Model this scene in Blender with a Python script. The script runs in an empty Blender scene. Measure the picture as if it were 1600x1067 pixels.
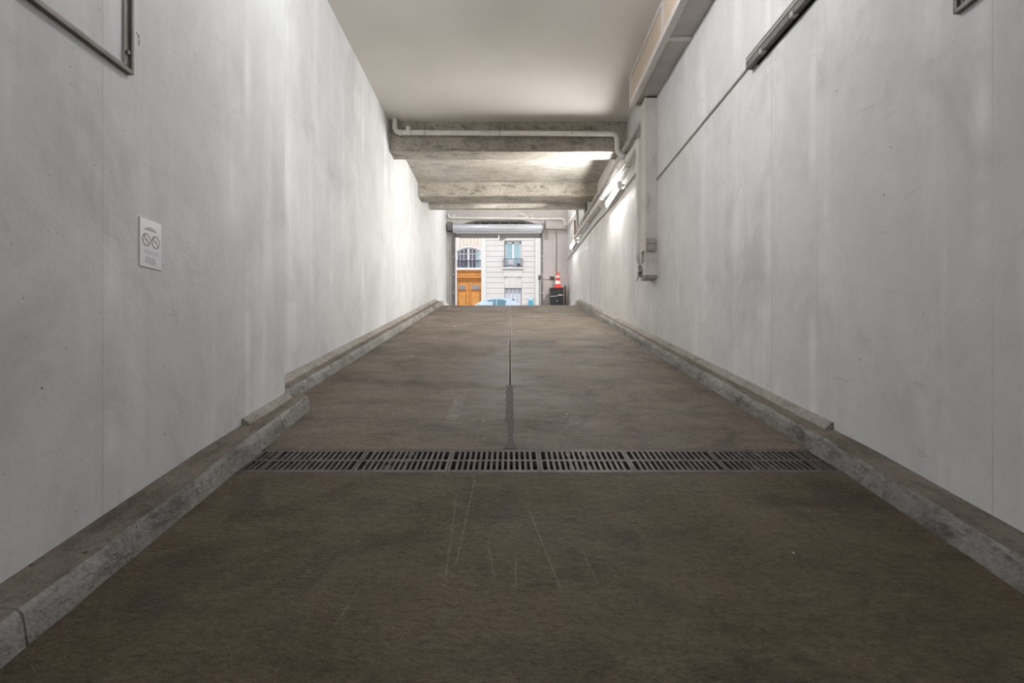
import bpy, bmesh, math, random
from mathutils import Vector, Matrix
random.seed(7)
scene = bpy.context.scene
COL = scene.collection
PI = math.pi

# ------------------------------------------------------------------ camera, world, exposure
CAMZ = 1.2152
cam_d = bpy.data.cameras.new('camera')
cam = bpy.data.objects.new('camera', cam_d); COL.objects.link(cam)
cam.location = (0, 0, CAMZ); cam.rotation_euler = (PI/2, 0, 0)
cam_d.sensor_width = 36.0; cam_d.lens = 880/1600*36.0
cam_d.shift_x = 3/1600; cam_d.shift_y = 26.5/1600
cam_d.clip_start = 0.05; cam_d.clip_end = 500
scene.camera = cam
w = bpy.data.worlds.new('overcast_sky'); scene.world = w; w.use_nodes = True
bg = w.node_tree.nodes['Background']
bg.inputs[0].default_value = (0.95, 0.97, 1.0, 1); bg.inputs[1].default_value = 1.32
scene.view_settings.view_transform = 'Standard'; scene.view_settings.look = 'None'
scene.view_settings.gamma = 1.0; scene.view_settings.use_curve_mapping = False
scene.view_settings.exposure = 0.40
LAMP_E = 310.0        # radiance of the lit ramp tubes
VEST_FILL_E = 40.0        # added unseen fill tubes in the high lobby behind the last beam
HALL_FILL_E = 34.0         # added unseen fill tubes: hall behind the camera, ramp ceiling, soffits

# ------------------------------------------------------------------ helpers
def at(px, py, y):    # a point of the place seen at pixel (px, py), y metres ahead
    return Vector(((px-797)*y/880, y, CAMZ+(560-py)*y/880))

def wloc(o):
    v = Vector((0, 0, 0))
    while o is not None:
        v += o.location; o = o.parent
    return v

def obj(name, bm, mat, parent=None, smooth=False):
    if parent is not None:
        bmesh.ops.translate(bm, verts=bm.verts, vec=-wloc(parent))
    bmesh.ops.recalc_face_normals(bm, faces=bm.faces)
    me = bpy.data.meshes.new(name); bm.to_mesh(me); bm.free()
    if smooth:
        for p in me.polygons: p.use_smooth = True
        try: me.set_sharp_from_angle(angle=math.radians(40))
        except Exception: pass
    me.materials.append(mat)
    o = bpy.data.objects.new(name, me); COL.objects.link(o); o.parent = parent
    return o

def tag(o, label=None, cat=None, group=None, kind=None):
    if label: o['label'] = label
    if cat: o['category'] = cat
    if group: o['group'] = group
    if kind: o['kind'] = kind
    return o

def thing(name, label, cat, loc=(0, 0, 0), group=None, kind=None):
    o = bpy.data.objects.new(name, None); COL.objects.link(o); o.location = loc
    o.empty_display_size = 0.1
    return tag(o, label, cat, group, kind)

def box(bm, x0, x1, y0, y1, z0, z1, bev=0):
    r = bmesh.ops.create_cube(bm, size=1)
    vs = r['verts']
    for v in vs:
        v.co = Vector(((x0+x1)/2+v.co.x*(x1-x0), (y0+y1)/2+v.co.y*(y1-y0), (z0+z1)/2+v.co.z*(z1-z0)))
    if bev:
        es = {e for v in vs for e in v.link_edges}
        bmesh.ops.bevel(bm, geom=list(es), offset=bev, segments=2, affect='EDGES', profile=.6)

def B(*a, bev=0):
    bm = bmesh.new(); box(bm, *a, bev=bev); return bm

def prism(bm, pts, f0, f1):
    """pts: 2D outline; f0/f1 map a 2D point to the two end caps"""
    a = [bm.verts.new(f0(p)) for p in pts]; b = [bm.verts.new(f1(p)) for p in pts]
    n = len(pts)
    bm.faces.new(a); bm.faces.new(list(reversed(b)))
    for i in range(n):
        bm.faces.new((a[i], a[(i+1) % n], b[(i+1) % n], b[i]))

def plan(pts, z0, z1):
    bm = bmesh.new(); prism(bm, pts, lambda p: (p[0], p[1], z0), lambda p: (p[0], p[1], z1)); return bm

def front(pts, y0, y1):
    bm = bmesh.new(); prism(bm, pts, lambda p: (p[0], y0, p[1]), lambda p: (p[0], y1, p[1])); return bm

def tube(bm, pts, r, seg=12, bend=0.0, cap=True):
    """round pipe along pts; corners rounded with radius bend"""
    P = [Vector(p) for p in pts]; path = [P[0]]
    for i in range(1, len(P)-1):
        a, b, c = P[i-1], P[i], P[i+1]
        if bend:
            d1 = (a-b).normalized(); d2 = (c-b).normalized()
            k = min(bend, (a-b).length*.49, (c-b).length*.49)
            p0 = b+d1*k; p2 = b+d2*k
            for j in range(6):
                t = j/5; path.append((1-t)**2*p0+2*t*(1-t)*b+t*t*p2)
        else: path.append(b)
    path.append(P[-1])
    rings = []; up = None
    for i, p in enumerate(path):
        if i == 0: d = path[1]-p
        elif i == len(path)-1: d = p-path[i-1]
        else: d = (path[i+1]-p).normalized()+(p-path[i-1]).normalized()
        d.normalize()
        if up is None:
            up = Vector((0, 0, 1)) if abs(d.z) < .9 else Vector((1, 0, 0))
        s = d.cross(up).normalized(); up = s.cross(d).normalized()
        rings.append([bm.verts.new(p+(s*math.cos(2*PI*k/seg)+up*math.sin(2*PI*k/seg))*r) for k in range(seg)])
    for a, b in zip(rings, rings[1:]):
        for k in range(seg):
            bm.faces.new((a[k], a[(k+1) % seg], b[(k+1) % seg], b[k]))
    if cap:
        bm.faces.new(rings[0]); bm.faces.new(list(reversed(rings[-1])))

def T(pts, r, seg=12, bend=0.0):
    bm = bmesh.new(); tube(bm, pts, r, seg, bend); return bm

def lathe(prof, c, seg=24):
    bm = bmesh.new(); rings = []
    for r, z in prof:
        rings.append([bm.verts.new((c[0]+r*math.cos(2*PI*k/seg), c[1]+r*math.sin(2*PI*k/seg), c[2]+z)) for k in range(seg)])
    for a, b in zip(rings, rings[1:]):
        for k in range(seg): bm.faces.new((a[k], a[(k+1) % seg], b[(k+1) % seg], b[k]))
    bm.faces.new(rings[0]); bm.faces.new(list(reversed(rings[-1])))
    return bm

def ring_strip(y, pts_in, pts_out, depth):
    """flat band between two outlines (same count) in the x/z plane"""
    bm = bmesh.new()
    ai = [bm.verts.new((p[0], y, p[1])) for p in pts_in]; ao = [bm.verts.new((p[0], y, p[1])) for p in pts_out]
    bi = [bm.verts.new((p[0], y+depth, p[1])) for p in pts_in]; bo = [bm.verts.new((p[0], y+depth, p[1])) for p in pts_out]
    n = len(pts_in)
    for i in range(n-1):
        bm.faces.new((ai[i], ai[i+1], ao[i+1], ao[i])); bm.faces.new((bi[i], bo[i], bo[i+1], bi[i+1]))
        bm.faces.new((ao[i], ao[i+1], bo[i+1], bo[i])); bm.faces.new((ai[i], bi[i], bi[i+1], ai[i+1]))
    bm.faces.new((ai[0], ao[0], bo[0], bi[0])); bm.faces.new((ai[-1], bi[-1], bo[-1], ao[-1]))
    return bm

# ------------------------------------------------------------------ the ramp profile and the wall lines
CREST = 14.53; TOPZ = .0920+.17273*CREST
def fz(y):
    if y < 0: return 0.0
    if y < 3.0: return .2034*y
    a, b = CREST-.35, CREST+.35
    if y < a: return .0920+.17273*y
    if y > b: return TOPZ
    t = y-a
    return .0920+.17273*a + .17273*t - .17273*t*t/(2*(b-a))
TOPZ = .0920+.17273*CREST
def xr_wall(y): return 1.955-.0143*(y-2.186)
XL1, XL2 = -1.65, -1.92
def xr_kerb(y): return 1.785-.0067*(y-2.0)
def xl_kerb1(y): return -1.462 if y < 3 else -1.462-.042*(y-3.0)
def xl_kerb2(y): return -1.765+.0030*(y-4.8)

# ------------------------------------------------------------------ materials
class N:
    def __init__(s, name):
        s.m = bpy.data.materials.new(name); s.m.use_nodes = True
        s.t = s.m.node_tree; s.b = s.t.nodes['Principled BSDF']
        s.co = s.t.nodes.new('ShaderNodeTexCoord').outputs['Object']
    def link(s, a, b): s.t.links.new(a, b)
    def n(s, typ, **kw):
        k = s.t.nodes.new('ShaderNode'+typ)
        for a, v in kw.items(): setattr(k, a, v)
        return k
    def put(s, sock, v):
        if isinstance(v, (int, float)): sock.default_value = v
        elif isinstance(v, tuple): sock.default_value = v if len(v) == len(sock.default_value) else (*v, 1)
        else: s.link(v, sock)
    def map(s, sc=(1, 1, 1), rot=(0, 0, 0), loc=(0, 0, 0)):
        k = s.n('Mapping'); s.link(s.co, k.inputs[0])
        k.inputs['Scale'].default_value = sc; k.inputs['Rotation'].default_value = rot; k.inputs['Location'].default_value = loc
        return k.outputs[0]
    def noise(s, scale, detail=4, rough=.55, vec=None, dist=0):
        k = s.n('TexNoise'); s.link(vec or s.co, k.inputs['Vector'])
        k.inputs['Scale'].default_value = scale; k.inputs['Detail'].default_value = detail
        k.inputs['Roughness'].default_value = rough; k.inputs['Distortion'].default_value = dist
        return k.outputs['Fac']
    def ramp(s, v, lo, hi, a=0.0, b=1.0):
        k = s.n('MapRange'); s.put(k.inputs[0], v)
        for i, q in zip((1, 2, 3, 4), (lo, hi, a, b)): k.inputs[i].default_value = q
        return k.outputs[0]
    def math(s, op, a, b=0.0, clamp=False):
        k = s.n('Math', operation=op, use_clamp=clamp); s.put(k.inputs[0], a); s.put(k.inputs[1], b); return k.outputs[0]
    def mix(s, f, a, b, mode='MIX'):
        k = s.n('Mix', data_type='RGBA', blend_type=mode)
        s.put(k.inputs[0], f); s.put(k.inputs[6], a); s.put(k.inputs[7], b); return k.outputs[2]
    def sep(s):
        k = s.n('SeparateXYZ'); s.link(s.co, k.inputs[0]); return k.outputs
    def specks(s, scale, size, vec=None, keep=.5):
        k = s.n('TexVoronoi'); s.link(vec or s.co, k.inputs['Vector']); k.inputs['Scale'].default_value = scale
        d = s.ramp(k.outputs['Distance'], size*.6, size, 1, 0)
        c = s.n('SeparateColor'); s.link(k.outputs['Color'], c.inputs[0])
        return s.math('MULTIPLY', d, s.math('GREATER_THAN', c.outputs[0], keep))
    def band(s, v, a, b, soft):
        return s.math('MULTIPLY', s.ramp(v, a-soft, a+soft), s.ramp(v, b-soft, b+soft, 1, 0))
    def bump(s, h, strength=.3, dist=.01):
        k = s.n('Bump'); s.link(h, k.inputs['Height']); k.inputs['Strength'].default_value = strength; k.inputs['Distance'].default_value = dist
        s.link(k.outputs[0], s.b.inputs['Normal'])
    def done(s, col, rough=.7, spec=.3, metal=0.0):
        s.put(s.b.inputs['Base Color'], col); s.put(s.b.inputs['Roughness'], rough)
        s.b.inputs['Specular IOR Level'].default_value = spec; s.b.inputs['Metallic'].default_value = metal
        return s.m

def plain(name, col, rough=.6, spec=.3, metal=0.0, var=.12, scale=8, bump=0.0):
    k = N(name)
    f = k.ramp(k.noise(scale, 5), .3, .7)
    c = k.mix(f, tuple(x*(1-var) for x in col), tuple(min(1, x*(1+var)) for x in col))
    if bump: k.bump(k.noise(scale*12, 4), .3, bump)
    return k.done(c, rough, spec, metal)

def emit(name, col, e):
    k = N(name); k.b.inputs['Emission Color'].default_value = (*col, 1); k.b.inputs['Emission Strength'].default_value = e
    return k.done((.9, .9, .9), .4)

def wall_mat(name, lo, hi, joints, warm):
    k = N(name)
    big = k.ramp(k.noise(.75, 6, .6), .33, .67)
    c = k.mix(big, lo, hi)
    # vertical trowel streaks and paler filler runs
    st = k.ramp(k.noise(1.0, 5, .6, k.map((1, 2.6, .22))), .52, .72)
    c = k.mix(k.math('MULTIPLY', st, .75), c, tuple(min(1, x*1.16) for x in hi))
    sm = k.ramp(k.noise(1.1, 7, .68, k.map((1, 1, .8), loc=(3, 5, 2)), .6), .52, .74)
    c = k.mix(k.math('MULTIPLY', sm, .62), c, tuple(x*.68 for x in lo))
    m2 = k.ramp(k.noise(2.6, 9, .72, k.map((1, 1, .7), loc=(1, 2, 8)), .4), .44, .72)
    c = k.mix(k.math('MULTIPLY', m2, .30), c, tuple(x*.66 for x in lo))
    # scuffs low on the walls
    sc = k.ramp(k.noise(6, 8, .75, k.map((1, .6, 2.0)), 1.0), .60, .74)
    c = k.mix(k.math('MULTIPLY', sc, .38), c, (.30, .29, .28))
    c = k.mix(k.math('MULTIPLY', k.specks(5.5, .036, keep=.5), .75), c, (.10, .09, .085))
    c = k.mix(k.math('MULTIPLY', k.specks(14, .07, keep=.66), .5), c, (.16, .15, .14))
    y = k.sep()[1]
    jn = k.noise(.9, 3, .5, k.map((1, 1, 1.0), loc=(9, 0, 0)))
    for (yy, wd, st_) in joints:
        l = k.math('LESS_THAN', k.math('ABSOLUTE', k.math('SUBTRACT', y, yy)), wd)
        l = k.math('MULTIPLY', l, k.ramp(jn, .40, .62, .04, st_*.8))
        c = k.mix(l, c, (.33, .32, .31))
        # filler smear beside the joint
        l2 = k.ramp(k.math('ABSOLUTE', k.math('SUBTRACT', y, yy+.05)), .0, .075, 1, 0)
        l2 = k.math('MULTIPLY', l2, k.ramp(k.noise(1.3, 4, .6, k.map((1, .3, 1), loc=(0, 0, yy))), .46, .64, 0, .8))
        c = k.mix(l2, c, (.88, .875, .865))
    k.bump(k.math('ADD', k.noise(3, 6, .6), k.math('MULTIPLY', k.noise(45, 4), .25)), .35, .012)
    return k.done(c, k.ramp(k.noise(2.2, 4), .3, .7, .42, .7), .35)

def concrete_mat(name, a, b, dark, streak=(1, 1, 1), amount=.7, bump=.02, pits=True):
    k = N(name)
    c = k.mix(k.ramp(k.noise(2.2, 8, .65), .32, .68), a, b)
    g = k.ramp(k.noise(9, 9, .75, k.map(streak)), .50, .70)
    c = k.mix(k.math('MULTIPLY', g, amount), c, dark)
    f = k.ramp(k.noise(26, 8, .78), .48, .68)
    c = k.mix(k.math('MULTIPLY', f, amount*.7), c, tuple(x*.8 for x in dark))
    if pits: c = k.mix(k.math('MULTIPLY', k.specks(17, .10, keep=.6), .7), c, tuple(x*.5 for x in dark))
    k.bump(k.math('ADD', k.noise(14, 8, .7, k.map(streak)), k.math('MULTIPLY', k.noise(70, 4), .4)), .8, bump)
    return k.done(c, .85, .2)

def floor_mat(name, lower):
    k = N(name)
    x, y, z = k.sep()[:3]
    big = k.ramp(k.noise(.8, 6, .6, dist=.4), .34, .66)
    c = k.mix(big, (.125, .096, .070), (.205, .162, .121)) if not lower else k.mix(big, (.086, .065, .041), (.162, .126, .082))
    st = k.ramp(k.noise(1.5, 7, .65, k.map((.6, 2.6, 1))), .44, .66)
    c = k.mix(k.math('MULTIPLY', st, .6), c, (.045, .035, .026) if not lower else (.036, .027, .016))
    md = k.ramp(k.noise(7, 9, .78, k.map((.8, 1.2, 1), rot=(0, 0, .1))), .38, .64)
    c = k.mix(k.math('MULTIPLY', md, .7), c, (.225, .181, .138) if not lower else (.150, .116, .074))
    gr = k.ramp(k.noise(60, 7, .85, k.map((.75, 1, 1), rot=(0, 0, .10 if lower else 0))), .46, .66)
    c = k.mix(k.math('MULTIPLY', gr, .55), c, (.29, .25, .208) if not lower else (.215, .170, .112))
    gd = k.ramp(k.noise(48, 7, .85, k.map((.7, 1, 1), loc=(2, 7, 0))), .48, .62)
    c = k.mix(k.math('MULTIPLY', gd, .5), c, (.030, .024, .018))
    dk = k.ramp(k.noise(2.0, 8, .72, k.map(loc=(4, 1, 0)), .6), .50, .68)
    c = k.mix(k.math('MULTIPLY', dk, .58), c, (.022, .0175, .0125))
    if not lower:
        # pale laitance spread out from the centre joint
        ax = k.ramp(k.math('ABSOLUTE', x), .05, .85, 1, 0)
        pl = k.math('MULTIPLY', k.math('POWER', ax, 1.4), k.ramp(k.noise(2.3, 8, .7, k.map((.8, 1.8, 1))), .36, .56))
        pl = k.math('MULTIPLY', pl, k.band(y, 4.0, 8.2, 1.2))
        c = k.mix(k.math('MULTIPLY', pl, .9), c, (.25, .235, .232))
        # faded white paint patch
        pp = k.math('MULTIPLY', k.band(x, -.455, -.37, .012), k.band(y, 3.96, 4.75, .12))
        pp = k.math('MULTIPLY', pp, k.ramp(k.noise(22, 5, .7), .42, .6))
        c = k.mix(k.math('MULTIPLY', pp, .7), c, (.30, .285, .27))
    else:
        for (x0, sl, y0, y1) in ((-.235, -.035, 2.05, 2.72), (-.205, .03, 2.15, 2.9), (-.06, -.14, 2.07, 2.28), (.02, .02, 2.02, 2.16), (.18, -.16, 1.98, 2.6), (.31, -.13, 2.05, 2.2), (-.56, .14, 1.78, 1.96)):
            d = k.math('ABSOLUTE', k.math('SUBTRACT', k.math('SUBTRACT', x, x0), k.math('MULTIPLY', k.math('SUBTRACT', y, y0), sl)))
            l = k.math('MULTIPLY', k.ramp(d, .001, .006, 1, 0), k.band(y, y0, y1, .05))
            l = k.math('MULTIPLY', l, k.ramp(k.noise(30, 3),   .34, .62, .05, .38))
            c = k.mix(l, c, (.37, .32, .26))
    c = k.mix(k.math('MULTIPLY', k.specks(26, .09, keep=.8), .6), c, (.24, .205, .165))
    c = k.mix(k.math('MULTIPLY', k.specks(9, .06, keep=.8), .7), c, (.03, .026, .022))
    br = k.noise(34 if lower else 26, 6, .68, k.map((.48, 1, 1) if lower else (.28, 1, 1), rot=(0, 0, .22 if lower else .02)), .8)
    h = k.math('ADD', k.math('MULTIPLY', br, 1.0), k.math('MULTIPLY', k.noise(120, 3), .35))
    k.bump(h, 1.0, .022)
    return k.done(c, k.ramp(k.noise(1.7, 5), .3, .7, .50, .75), .26)

M = {}
M['wall_l'] = wall_mat('painted_wall_left', (.60, .61, .62), (.72, .725, .73), [(2.28, .004, .5), (3.49, .004, .6), (6.0, .004, .3), (7.3, .004, .3), (8.6, .004, .3)], 0)
M['wall_r'] = wall_mat('painted_wall_right', (.665, .66, .66), (.785, .78, .775), [(2.28, .004, .5), (3.55, .004, .5), (4.15, .004, .6), (6.3, .004, .3), (8.0, .004, .3)], 1)
M['white'] = plain('white_paint', (.74, .735, .72), .6, .3, var=.06, scale=2)
k = N('ceiling_paint')
c = k.mix(k.ramp(k.noise(.6, 5), .35, .65), (.72, .68, .63), (.79, .75, .70))
k.bump(k.noise(30, 4), .15, .004); M['ceil'] = k.done(c, .75, .2)
M['beam'] = concrete_mat('raw_beam_concrete', (.40, .36, .30), (.62, .58, .51), (.11, .09, .07), (.35, 1, 1), .9, .05)
M['soffit'] = concrete_mat('raw_soffit_concrete', (.50, .46, .40), (.70, .67, .61), (.17, .145, .12), (.25, 1, 1), .8, .035)
M['kerb'] = concrete_mat('kerb_concrete', (.25, .24, .225), (.44, .43, .41), (.070, .063, .056), (1, .4, 1), .85, .03)
M['kerbtop'] = concrete_mat('kerb_top_concrete', (.165, .140, .115), (.27, .235, .20), (.065, .052, .042), (1, .22, 1), .8, .03)
M['plinth'] = concrete_mat('fillet_mortar', (.30, .27, .24), (.42, .39, .36), (.12, .10, .085), (1, .4, 1), .7, .02)
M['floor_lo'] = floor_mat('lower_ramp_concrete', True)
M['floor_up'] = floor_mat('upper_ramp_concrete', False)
M['filler'] = plain('joint_filler', (.085, .072, .068), .75, .2, var=.3, scale=25, bump=.006)
M['iron'] = plain('cast_iron', (.105, .092, .088), .55, .4, metal=.35, var=.35, scale=14, bump=.004)
M['black'] = plain('black_void', (.012, .011, .010), .9, .1)
M['pipe'] = plain('pipe_white_paint', (.76, .735, .70), .45, .4, var=.08, scale=5)
M['pipe_g'] = plain('pipe_grey', (.50, .475, .45), .5, .4, var=.12, scale=5)
M['clamp'] = plain('clamp_steel', (.30, .28, .26), .5, .4, metal=.4, var=.2)
M['duct_f'] = plain('duct_frame_paint', (.66, .63, .60), .55, .3, var=.06, scale=3)
M['duct_s'] = plain('duct_side_board', (.60, .49, .38), .6, .3, var=.10, scale=2)
M['duct_b'] = plain('duct_bottom_board', (.50, .47, .445), .65, .3, var=.14, scale=3)
k = N('riser_paint')
c = k.mix(k.ramp(k.noise(3, 5), .35, .65), (.60, .56, .52), (.68, .65, .61))
c = k.mix(k.math('MULTIPLY', k.ramp(k.noise(3, 6, .65, k.map((3, 3, .7))), .57, .68), .6), c, (.34, .31, .27))
M['riser'] = k.done(c, .6, .3)
M['boxgrey'] = plain('box_grey', (.40, .37, .345), .6, .3, var=.12)
M['batten'] = plain('batten_grey_metal', (.155, .145, .138), .5, .4, var=.25, scale=10)
M['batten_l'] = plain('batten_light_edge', (.42, .40, .38), .5, .4, var=.15)
M['angle'] = plain('angle_iron', (.17, .155, .14), .5, .4, metal=.3, var=.3, scale=9)
M['lampw'] = plain('lamp_housing', (.70, .68, .64), .4, .4)
M['tube'] = emit('tube_glow', (1.0, .985, .95), LAMP_E)
M['tube2'] = emit('tube_glow_far', (1.0, .96, .88), LAMP_E*.45)
M['fill_v'] = emit('fill_glow_lobby', (.97, .97, 1.0), VEST_FILL_E)  # glow of the added lobby lamps, out of view
M['fill_m'] = emit('fill_glow_mid', (.98, .985, 1.0), HALL_FILL_E*3.7)  # glow of the lamp added over the ramp, out of view
M['fill_s'] = emit('fill_glow_soffit', (1.0, .98, .95), HALL_FILL_E*1.0)  # glow of the lamps added behind the beams, out of view
M['fill_h'] = emit('fill_glow_hall', (.95, .98, 1.0), HALL_FILL_E)  # glow of the added hall lamps, behind the camera
M['paper'] = plain('laminated_paper', (.80, .80, .84), .25, .5, var=.02)
M['ink'] = plain('print_ink', (.25, .24, .26), .5, .3)
M['inkred'] = plain('print_red', (.36, .22, .22), .5, .3)
M['inkpale'] = plain('print_pale', (.58, .58, .64), .5, .3)
M['steel'] = plain('shutter_steel', (.56, .59, .65), .35, .5, metal=.35, var=.06)
M['steel_d'] = plain('shutter_dark_steel', (.23, .22, .225), .5, .4, var=.15)
M['rail'] = plain('guide_rail', (.16, .15, .16), .5, .4, metal=.3, var=.2)
M['jamb'] = concrete_mat('jamb_concrete', (.40, .39, .38), (.55, .54, .53), (.27, .25, .23), (1, 1, .3), .4, .008)
M['lintel'] = plain('lintel_plaster', (.50, .48, .47), .7, .3, var=.10, scale=2, bump=.003)
M['panel'] = plain('lobby_wall_paint', (.62, .59, .595), .65, .3, var=.06, scale=2, bump=.003)
M['rust'] = plain('rusty_metal', (.24, .16, .12), .8, .2, var=.35, scale=12)
M['conered'] = plain('cone_red', (.85, .045, .02), .4, .4, var=.05)
M['conewhite'] = plain('cone_white', (.88, .87, .87), .35, .5, var=.03)
M['blackpl'] = plain('black_plastic', (.022, .023, .027), .4, .4, var=.2)
M['strap'] = plain('white_tape', (.75, .78, .83), .4, .4, var=.05)
M['strip_brown'] = plain('brown_strip_mat', (.16, .11, .08), .7, .2, var=.3, scale=9)
M['leaf'] = plain('dry_leaf', (.72, .64, .52), .8, .2, var=.2)
M['leafd'] = plain('dark_leaf', (.05, .038, .03), .8, .2, var=.2)
M['stone'] = plain('facade_stone', (.79, .74, .71), .8, .2, var=.05, scale=1.5, bump=.004)
M['stone_j'] = plain('facade_joint', (.50, .475, .46), .9, .1)
M['stone_w'] = plain('facade_white', (.82, .795, .755), .8, .2, var=.03)
M['stone_p'] = plain('pink_stone', (.82, .72, .63), .8, .2, var=.10, scale=4)
M['oak'] = plain('orange_door_wood', (.72, .31, .07), .5, .4, var=.14, scale=5)
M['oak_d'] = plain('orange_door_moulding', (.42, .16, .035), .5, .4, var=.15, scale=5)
M['winwhite'] = plain('window_paint', (.86, .87, .88), .5, .4, var=.02)
M['glass_d'] = plain('dark_pane', (.12, .11, .15), .12, .6, var=.4, scale=3)
M['glass_b'] = plain('blue_pane', (.42, .60, .66), .12, .6, var=.12, scale=1.5)
M['shut'] = plain('shutter_paint', (.72, .74, .80), .6, .3, var=.03)
M['shutd'] = plain('shutter_louvre', (.42, .42, .45), .6, .3, var=.05)
M['ironwork'] = plain('wrought_iron', (.10, .12, .15), .5, .4, var=.15)
M['turq'] = plain('turquoise_enamel', (.05, .44, .60), .35, .5, var=.05)
M['turql'] = plain('pale_turquoise', (.35, .75, .85), .35, .5, var=.05)
M['asphalt'] = plain('asphalt', (.10, .10, .10), .9, .2, var=.25, scale=20)
M['pave'] = plain('pavement', (.34, .33, .32), .9, .2, var=.15, scale=9)
M['carpaint'] = plain('pale_car_paint', (.50, .62, .72), .22, .6, var=.02)
M['carglass'] = plain('car_glass', (.08, .22, .30), .08, .7, var=.15, scale=1)  # blue of the window reflection put into the glass colour
M['tyre'] = plain('tyre', (.02, .02, .02), .8, .2)
M['hub'] = plain('alloy', (.5, .5, .52), .3, .5, metal=.6)
M['pot'] = plain('flower_pot', (.22, .12, .13), .7, .2)

# ------------------------------------------------------------------ structure: floor
def ramp_slab(x0f, x1f, ys, thick=.30):
    bm = bmesh.new(); rows = []
    for y in ys:
        x0, x1 = x0f(y), x1f(y)
        rows.append([bm.verts.new(p) for p in ((x0, y, fz(y)), (x1, y, fz(y)), (x1, y, fz(y)-thick), (x0, y, fz(y)-thick))])
    for a, b in zip(rows, rows[1:]):
        for i in range(4): bm.faces.new((a[i], a[(i+1) % 4], b[(i+1) % 4], b[i]))
    bm.faces.new(rows[0]); bm.faces.new(list(reversed(rows[-1])))
    return bm
GY0, GY1 = 3.0, 3.355
floor = thing('floor', 'brown brushed concrete ramp rising to the street', 'floor', kind='structure')
XOUT = lambda s: (lambda y: s*2.3)
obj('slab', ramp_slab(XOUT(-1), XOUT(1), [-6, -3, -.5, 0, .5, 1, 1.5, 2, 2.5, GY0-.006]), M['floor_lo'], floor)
ysu = [GY1+.006, 5, 7, 9, 11, 13, CREST-.35] + [CREST-.35+.7*i/8 for i in range(1, 9)] + [16, 17.6]
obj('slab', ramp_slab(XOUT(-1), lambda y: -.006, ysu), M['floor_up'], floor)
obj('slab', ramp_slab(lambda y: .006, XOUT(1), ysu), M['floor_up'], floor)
# bed under the joint, the dark filler strip in its lower stretch
def on_floor(bm):
    for v in bm.verts: v.co.z += fz(v.co.y)
    return bm
def strip(pts_l, pts_r, h0, h1):
    bm = bmesh.new(); rows = []
    for (xl, y), (xr, _) in zip(pts_l, pts_r):
        rows.append([bm.verts.new(p) for p in ((xl, y, h1), (xr, y, h1), (xr, y, h0), (xl, y, h0))])
    for a, b in zip(rows, rows[1:]):
        for i in range(4): bm.faces.new((a[i], a[(i+1) % 4], b[(i+1) % 4], b[i]))
    bm.faces.new(rows[0]); bm.faces.new(list(reversed(rows[-1])))
    return on_floor(bm)
ysb = [y for y in ysu if y < 17]
obj('joint_bed', strip([(-.006, y) for y in ysb], [(.006, y) for y in ysb], -.2, -.014), M['black'], floor)
fy = [GY1+.012+.0572*i for i in range(31)]
pl, pr = [], []
for i, y in enumerate(fy):
    hw = (.020 if y < 3.95 else .030)+random.uniform(-.004, .004)
    cxx = .003 if y < 3.95 else -.004
    if i < 2: hw = .045-.01*i
    pl.append((cxx-hw, y)); pr.append((cxx+hw+random.uniform(-.003, .003), y))
obj('joint_filler', strip(pl, pr, -.012, .0025), M['filler'], floor)
# raised lips either side of the open joint
for s in (-1, 1):
    yy = [5.12+.35*i for i in range(27)]
    obj('joint_lip', strip([(s*.013-.006+random.uniform(-.002, .002), y) for y in yy], [(s*.013+.006+random.uniform(-.002, .002), y) for y in yy], -.005, .003), M['plinth'], floor)

# drain channel and grates
ch = thing('drain_channel', 'dark concrete drain channel under the cast iron grates', 'drain', kind='structure')
bm = bmesh.new()
box(bm, -1.46, 1.78, GY0-.005, GY1+.005, -.29, -.25); obj('channel_bed', on_floor(bm), M['black'], ch)
for (a, b) in ((GY0-.006, GY0+.002), (GY1-.002, GY1+.006)):
    bm = bmesh.new(); box(bm, -1.46, 1.78, a, b, -.25, .001); obj('edge_frame', on_floor(bm), M['iron'], ch)
def grate(x0, x1, seed):
    rnd = random.Random(seed); bm = bmesh.new()
    y0, y1 = GY0+.004, GY1-.004; d = y1-y0
    def bar(a, b, c, e, top=0.0): box(bm, a, b, c, e, -.035, top)
    g = .0015; L = x0+g; R = x1-g
    eb = .014
    bar(L, R, y0, y0+d*.085); bar(L, R, y0+d*.465, y0+d*.535); bar(L, R, y1-d*.085, y1)
    bar(L, L+eb, y0, y1, .0005); bar(R-eb, R, y0, y1, .0005)
    full = (x1-x0) > .45
    n = 15 if full else max(1, int((x1-x0)/.033))
    pitch = (R-L-2*eb)/n
    for i in range(1, n):
        xx = L+eb+pitch*i
        hw = .0072
        bar(xx-hw, xx+hw, y0+.01, y0+d*.50, -.0008); bar(xx-hw, xx+hw, y0+d*.50, y1-.01, -.0008)
    if full and seed % 2 == 0:   # packed dirt around two bars
        for q in (5, 8):
            xx = L+eb+pitch*q
            for yy in (.2, .5, .8):
                ww = rnd.uniform(.010, .016)
                bar(xx-ww, xx+ww, y0+d*(yy-.09), y0+d*(yy+.09), -.0014)
    return on_floor(bm)
GX = .164
names = {-4: 'narrow cut cast iron grate end against the left kerb', -3: 'slotted cast iron grate panel nearest the left kerb',
         -2: 'slotted cast iron grate panel, second full one from the left kerb', -1: 'slotted cast iron grate panel at the end of the centre joint',
         0: 'slotted cast iron grate panel just right of the centre joint', 1: 'slotted cast iron grate panel, second full one from the right kerb',
         2: 'slotted cast iron grate panel nearest the right kerb', 3: 'narrow cut cast iron grate end against the right kerb'}
for i in range(-4, 4):
    a, b = max(GX+.503*i, -1.458), min(GX+.503*(i+1), 1.775)
    tag(obj('drain_grate', grate(a, b, i+4), M['iron']), names[i], 'grate', 'drain grates across the ramp')

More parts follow.
